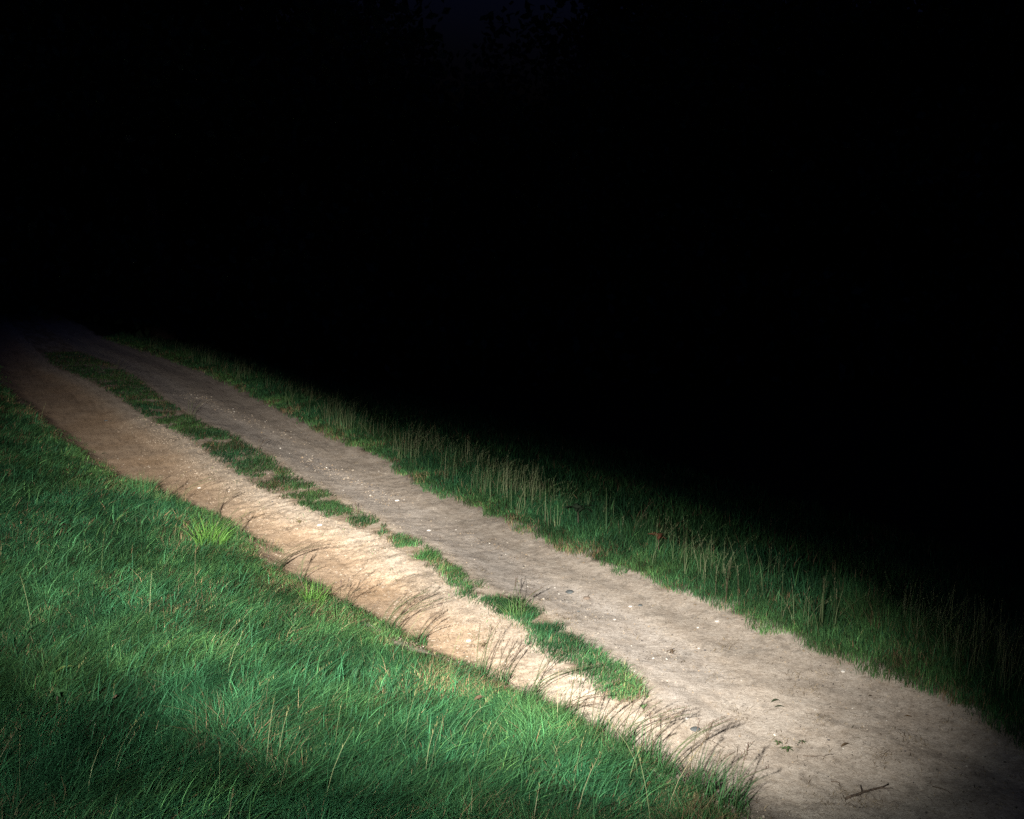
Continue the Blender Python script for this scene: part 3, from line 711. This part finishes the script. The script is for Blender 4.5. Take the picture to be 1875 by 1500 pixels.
# individual tufts ----------------------------------------------------
def tuft(px, py, label, seed, nblades=60, hb=0.12, nstem=5, hs=0.26, az=0.6, spread=0.55, lean=0.7, col=None, headcol=(0.09, 0.06, 0.045),
         stemcol=(0.14, 0.12, 0.06), lift=0.0, rad=0.035, name='grass_tuft', spike=0.014, bw=0.0042):
    global rng
    keep = rng; rng = np.random.default_rng(seed)
    p = on_ground(px, py, lift); root = empty(name, p)
    g = G_MID if col is None else np.array(col)
    if nblades:
        n = nblades; a = rng.uniform(0, 6.28, n); rr = rad * np.sqrt(rng.random(n))
        bx, by = rr * np.cos(a), rr * np.sin(a)
        z = terrain(bx + p[0], by + p[1]) - p[2] - 0.004
        v, q, t, c = blade_arrays(np.stack((bx, by, z), -1), hb * rng.uniform(0.5, 1.2, n), rng.uniform(0.7, 1.2, n) * bw,
                                  np.where(rng.random(n) < 0.6, a, az) + rng.normal(0, 0.4, n), np.clip(rng.normal(0.55, 0.3, n), 0.05, 1.4),
                                  rng.uniform(0, 3.14, n), g * rng.uniform(0.65, 1.35, n)[:, None], 4)
        tag(link('leaf_blades', mesh_from('leaf_blades', v, q, t, c, M_GRASS), root), kind='stuff')
    for i in range(nstem):
        h = hs * rng.uniform(0.7, 1.15); aa = az + rng.normal(0, spread); ln = max(0.05, rng.normal(lean, 0.25))
        b = np.array([[rng.normal(0, rad * 0.4), rng.normal(0, rad * 0.4), 0.0]]); b[0, 2] = zt(p[0] + b[0, 0], p[1] + b[0, 1]) - p[2]
        pts = []
        for u in np.linspace(0, 1, 8):
            w = ln * h * u ** 1.8; pts.append(b[0] + np.array((math.cos(aa) * w, math.sin(aa) * w, h * (u - 0.35 * ln * u * u))))
        stem = link('stem', tubes_mesh('stem', [tube(pts, [0.0021 - 0.0011 * k / 7 for k in range(8)], 4)], M_STALKS[seed % 2]), root)
        parts = []
        for k in range(14):
            u = 0.74 + 0.26 * k / 13
            w = ln * h * u ** 1.8; q = b[0] + np.array((math.cos(aa) * w, math.sin(aa) * w, h * (u - 0.35 * ln * u * u)))
            a3 = aa + rng.uniform(-1.6, 1.6)
            parts.append(blade_arrays(q[None], np.array([spike * rng.uniform(0.7, 1.3)]), np.array([0.0045]), np.array([a3]), np.array([rng.uniform(0.5, 1.3)]),
                                      np.array([a3 + 1.57]), np.array([headcol]) * rng.uniform(0.75, 1.25), 2))
        v, q, t, c = merge(parts)
        link('seed_head', mesh_from('seed_head', v, q, t, c, M_STEM), stem)
    rng = keep
    return tag(root, label, 'grass tuft')
M_STALKS = [plain_material('stalk_straw', (0.06, 0.05, 0.028), (0.12, 0.095, 0.055), 80), plain_material('stalk_green', (0.04, 0.055, 0.022), (0.08, 0.095, 0.04), 80)]
LIME = (0.085, 0.19, 0.035)
tuft(385, 1003, 'large bright yellow-green tuft on the crest of the left bank', 201, 150, 0.24, 3, 0.3, 0.8, col=LIME, rad=0.10, bw=0.005)
tuft(575, 1112, 'small lime green tuft on the left bank edge, nearer than the large bright one', 202, 90, 0.17, 2, 0.22, 1.0, col=LIME, rad=0.06)
tuft(258, 905, 'dark bushy tuft jutting over the far left rut', 203, 130, 0.20, 1, 0.22, 0.8, col=(0.04, 0.12, 0.04), rad=0.11)
tuft(298, 925, 'thin pale tuft beside the dark bushy tuft on the far bank edge', 204, 60, 0.16, 4, 0.26, 0.4, rad=0.05, col=(0.09, 0.15, 0.05))
tuft(325, 925, 'crossed brown seed stalks leaning over the orange rut', 205, 20, 0.10, 3, 0.30, 0.4, rad=0.03, lean=0.9)
tuft(395, 950, 'stiff seed stalks behind the large bright tuft', 206, 25, 0.10, 5, 0.30, 0.6, rad=0.04, lean=0.5)
tuft(438, 985, 'short upright seed stalks right of the large bright tuft', 207, 25, 0.10, 4, 0.22, 1.2, rad=0.04, lean=0.3)
tuft(505, 1045, 'fan of long arching seed stalks reaching right over the left rut', 208, 35, 0.12, 8, 0.30, 0.15, spread=0.4, rad=0.04, lean=1.1)
tuft(545, 1066, 'few bent stalks just below the fan of arching stalks', 209, 20, 0.10, 4, 0.22, 0.5, rad=0.03, lean=0.7)
tuft(625, 1116, 'cluster of brown seed heads right of the small lime tuft', 210, 30, 0.10, 7, 0.24, 0.6, rad=0.06, lean=0.6)
tuft(712, 1158, 'tall sweeping seed stalks bowed over the sand in mid bank', 211, 40, 0.13, 10, 0.31, 0.35, spread=0.4, rad=0.06, lean=0.9)
tuft(768, 1180, 'low bent stalks following the tall sweeping ones', 212, 30, 0.11, 4, 0.20, 0.3, rad=0.04, lean=0.9)
tuft(880, 1240, 'upright stalks with a dry top by the dead sprig', 213, 40, 0.13, 4, 0.27, 1.1, rad=0.05, lean=0.3)
tuft(915, 1252, 'dark seed heads leaning right, nearer than the dead sprig', 214, 40, 0.13, 7, 0.26, 0.7, rad=0.05, lean=0.55)
tuft(968, 1280, 'loose seed stalks beyond the bend of the bank edge', 215, 40, 0.13, 6, 0.25, 0.5, rad=0.06, lean=0.7)
tuft(1028, 1312, 'drooping stalks touching the sand opposite the strip end', 216, 40, 0.13, 5, 0.23, 0.05, rad=0.05, lean=1.1)
tuft(1052, 1325, 'single tall pale stalk rising opposite the strip end', 217, 20, 0.10, 2, 0.36, 1.0, rad=0.03, lean=0.35, spread=0.2)
tuft(1095, 1348, 'heavy dark seed heads pointing at the flat dark stone', 218, 45, 0.14, 5, 0.23, 0.7, rad=0.05, lean=0.6)
tuft(1135, 1368, 'flat leaning dark stalks left of the hair-thin root', 219, 40, 0.14, 6, 0.26, 0.3, rad=0.05, lean=0.9)
tuft(1178, 1392, 'ragged dark tuft on the shaded near bank edge', 220, 60, 0.17, 5, 0.25, 0.7, rad=0.07, lean=0.6)
tuft(1215, 1418, 'pair of long dark heads arching toward the seedling weeds', 221, 45, 0.14, 4, 0.27, 0.35, spread=0.15, rad=0.05, lean=0.9)
tuft(1275, 1446, 'shadowed spiky tuft near the bottom of the bank edge', 222, 70, 0.18, 4, 0.26, 0.6, rad=0.08, lean=0.7)
tuft(1322, 1475, 'last shadowed tuft where the bank edge leaves the picture', 223, 80, 0.18, 4, 0.24, 0.6, rad=0.09, lean=0.7)
# tufts on the strip
tuft(945, 1128, 'fan of dark headed stalks standing on the near grass strip', 231, 80, 0.12, 6, 0.23, 1.9, spread=0.7, rad=0.07, lean=0.7, col=(0.07, 0.14, 0.04))
tuft(655, 945, 'lone short stalk with a dark head in the gap of the strip', 232, 0, 0.05, 1, 0.12, 2.4, spread=0.1, rad=0.01, lean=0.4)
tuft(345, 770, 'dark seed heads poking up on the far grass strip', 233, 30, 0.12, 5, 0.30, 1.0, rad=0.08, lean=0.4)
tuft(470, 835, 'single far stalk on the strip beside the gravel streak', 234, 10, 0.10, 2, 0.26, 1.0, rad=0.04, lean=0.4)
tuft(215, 690, 'dim feathery stalks at the dark far end of the strip', 235, 30, 0.14, 5, 0.36, 1.0, rad=0.12, lean=0.4)
tuft(780, 1022, 'compact round green tuft on the middle of the strip', 236, 160, 0.07, 0, 0.2, 0.5, rad=0.10, col=(0.05, 0.14, 0.035))
tuft(1135, 1048, 'small green tuft straying onto the sand from the verge edge', 237, 60, 0.05, 0, 0.1, 2.8, rad=0.06, col=(0.05, 0.13, 0.045))
tuft(950, 970, 'little sprig tuft on the sand below the dark broad-leaved weed', 238, 50, 0.045, 0, 0.1, 2.8, rad=0.05, col=(0.06, 0.12, 0.045))
# tall stalks of the verge that stand out
tuft(868, 822, 'very tall hooked pale stalk above the far verge', 241, 0, 0.1, 1, 0.55, 0.1, spread=0.05, rad=0.01, lean=0.5, headcol=(0.34, 0.30, 0.18))
tuft(1165, 985, 'broad-bladed tuft leaning across the verge left of the rust-red weed', 242, 40, 0.26, 3, 0.38, 0.2, rad=0.10, col=(0.09, 0.17, 0.07), headcol=(0.3, 0.28, 0.16))
tuft(1510, 1155, 'tall pale stalk group standing highest in the near verge', 243, 30, 0.20, 7, 0.27, 1.2, rad=0.14, lean=0.3, headcol=(0.2, 0.18, 0.1))
tuft(1340, 1090, 'pale stalk group in the verge behind the alone pale pebble', 244, 30, 0.20, 6, 0.27, 1.0, rad=0.14, lean=0.35, headcol=(0.18, 0.18, 0.1))

# ------------------------------------------------------------------ trees far beyond the field
def tree_parts(seed, height, crown_r):
    r = np.random.default_rng(seed)
    tubes = []; tips = []
    trunk = [np.array((r.normal(0, .05) * k, r.normal(0, .05) * k, height * 0.62 * k / 6)) for k in range(7)]
    tubes.append(tube(trunk, [0.30 * (1 - 0.1 * k) * (1.5 if k == 0 else 1) for k in range(7)], 9))
    for k in range(14):
        b = trunk[2 + k % 5] + 0; a = k * 2.4 + r.normal(0, .3); L = crown_r * r.uniform(0.55, 1.0)
        e = b + np.array((math.cos(a) * L, math.sin(a) * L, r.uniform(0.15, 0.8) * L + 0.5))
        m = (b + e) / 2 + np.array((0, 0, 0.25))
        tubes.append(tube([b, m, e], [0.10, 0.06, 0.02], 5)); tips += [e, m]
    tips.append(trunk[-1] + np.array((0, 0, height * 0.25)))
    lobes = [(t_, crown_r * r.uniform(0.28, 0.46)) for t_ in tips] + \
            [(np.array((r.normal(0, .45) * crown_r, r.normal(0, .45) * crown_r, height * r.uniform(0.35, 0.9))), crown_r * r.uniform(.3, .45)) for _ in range(16)]
    pts = []
    for c, rad in lobes:
        k = 260; d = r.normal(0, 1, (k, 3)); d /= np.linalg.norm(d, axis=1, keepdims=True)
        pts.append(c + d * rad * (0.55 + 0.5 * r.random((k, 1))) * np.array((1, 1, 0.8)))
    P = np.concatenate(pts); P = P[P[:, 2] > 0.8]; n = len(P)
    a = r.normal(0, 1, (n, 3)); a /= np.linalg.norm(a, axis=1, keepdims=True)
    b = np.cross(a, r.normal(0, 1, (n, 3))); b /= np.linalg.norm(b, axis=1, keepdims=True)
    sz = r.uniform(0.10, 0.2, (n, 1))
    v = np.stack((P - a * sz, P + b * sz * 0.6, P + a * sz, P - b * sz * 0.6), 1).reshape(-1, 3)
    q = np.arange(n * 4).reshape(-1, 4)
    c = np.repeat(np.array((0.045, 0.08, 0.03)) * r.uniform(0.6, 1.4, (n, 1)), 4, 0)
    return tubes_mesh('trunk', tubes, M_BARK), mesh_from('crown', v, quads=q, cols=c, mat=M_LEAF)
variants = [tree_parts(301, 14.0, 4.4), tree_parts(302, 15.5, 4.8), tree_parts(303, 13.0, 4.6)]
def tree(x, y, v, sc, label, rz):
    z = zt(x, y) - 0.1
    r = empty('tree', (x, y, z), rz); r.scale = (sc, sc, sc)
    link('trunk', variants[v][0], r); link('crown', variants[v][1], r)
    return tag(r, label, 'tree', 'dark trees along the far side of the field')
DARK = 'black leafy tree in the unlit wood behind the track'
i = 0
for row, (yy, off) in enumerate(((40, 0), (47, 2.6), (54, 1.0))):
    for xx in np.arange(-29, 30, 5.2):
        x = xx + off + random.uniform(-0.8, 0.8); y = yy + random.uniform(-1.5, 1.5)
        if abs(x) > 0.52 * y + 3: continue
        notch = abs((x / y) - (-0.032)) < 0.125           # low saplings where the faint sky shows
        sc = random.uniform(1.05, 1.3) if not notch else random.uniform(0.68, 0.76)
        if row and not notch: sc *= 1.1
        lab = DARK if not notch else 'lower black tree below the faint blue gap of sky'
        tree(x, y, i % 3, sc, lab, random.uniform(0, 6.28)); i += 1
# undergrowth
n = 26000; r_ = np.random.default_rng(401)
x = r_.uniform(-34, 34, n); y = 37 + r_.uniform(-2.5, 12, n)
h = r_.random(n) ** 0.7 * (2.2 + 2.5 * fbm(x * 0.25, y * 0.25, 3, 120))
P = np.stack((x, y, terrain(x, y) + h), -1)
a = r_.normal(0, 1, (n, 3)); a /= np.linalg.norm(a, axis=1, keepdims=True)
b = np.cross(a, r_.normal(0, 1, (n, 3))); b /= np.linalg.norm(b, axis=1, keepdims=True); sz = r_.uniform(0.12, 0.26, (n, 1))
v = np.stack((P - a * sz, P + b * sz * 0.6, P + a * sz, P - b * sz * 0.6), 1).reshape(-1, 3)
u = link('undergrowth', mesh_from('undergrowth', v, quads=np.arange(n * 4).reshape(-1, 4),
         cols=np.repeat(np.array((0.04, 0.07, 0.028)) * r_.uniform(0.6, 1.4, (n, 1)), 4, 0), mat=M_LEAF))
tag(u, 'black tangled undergrowth at the foot of the unlit wood', 'undergrowth', kind='stuff')
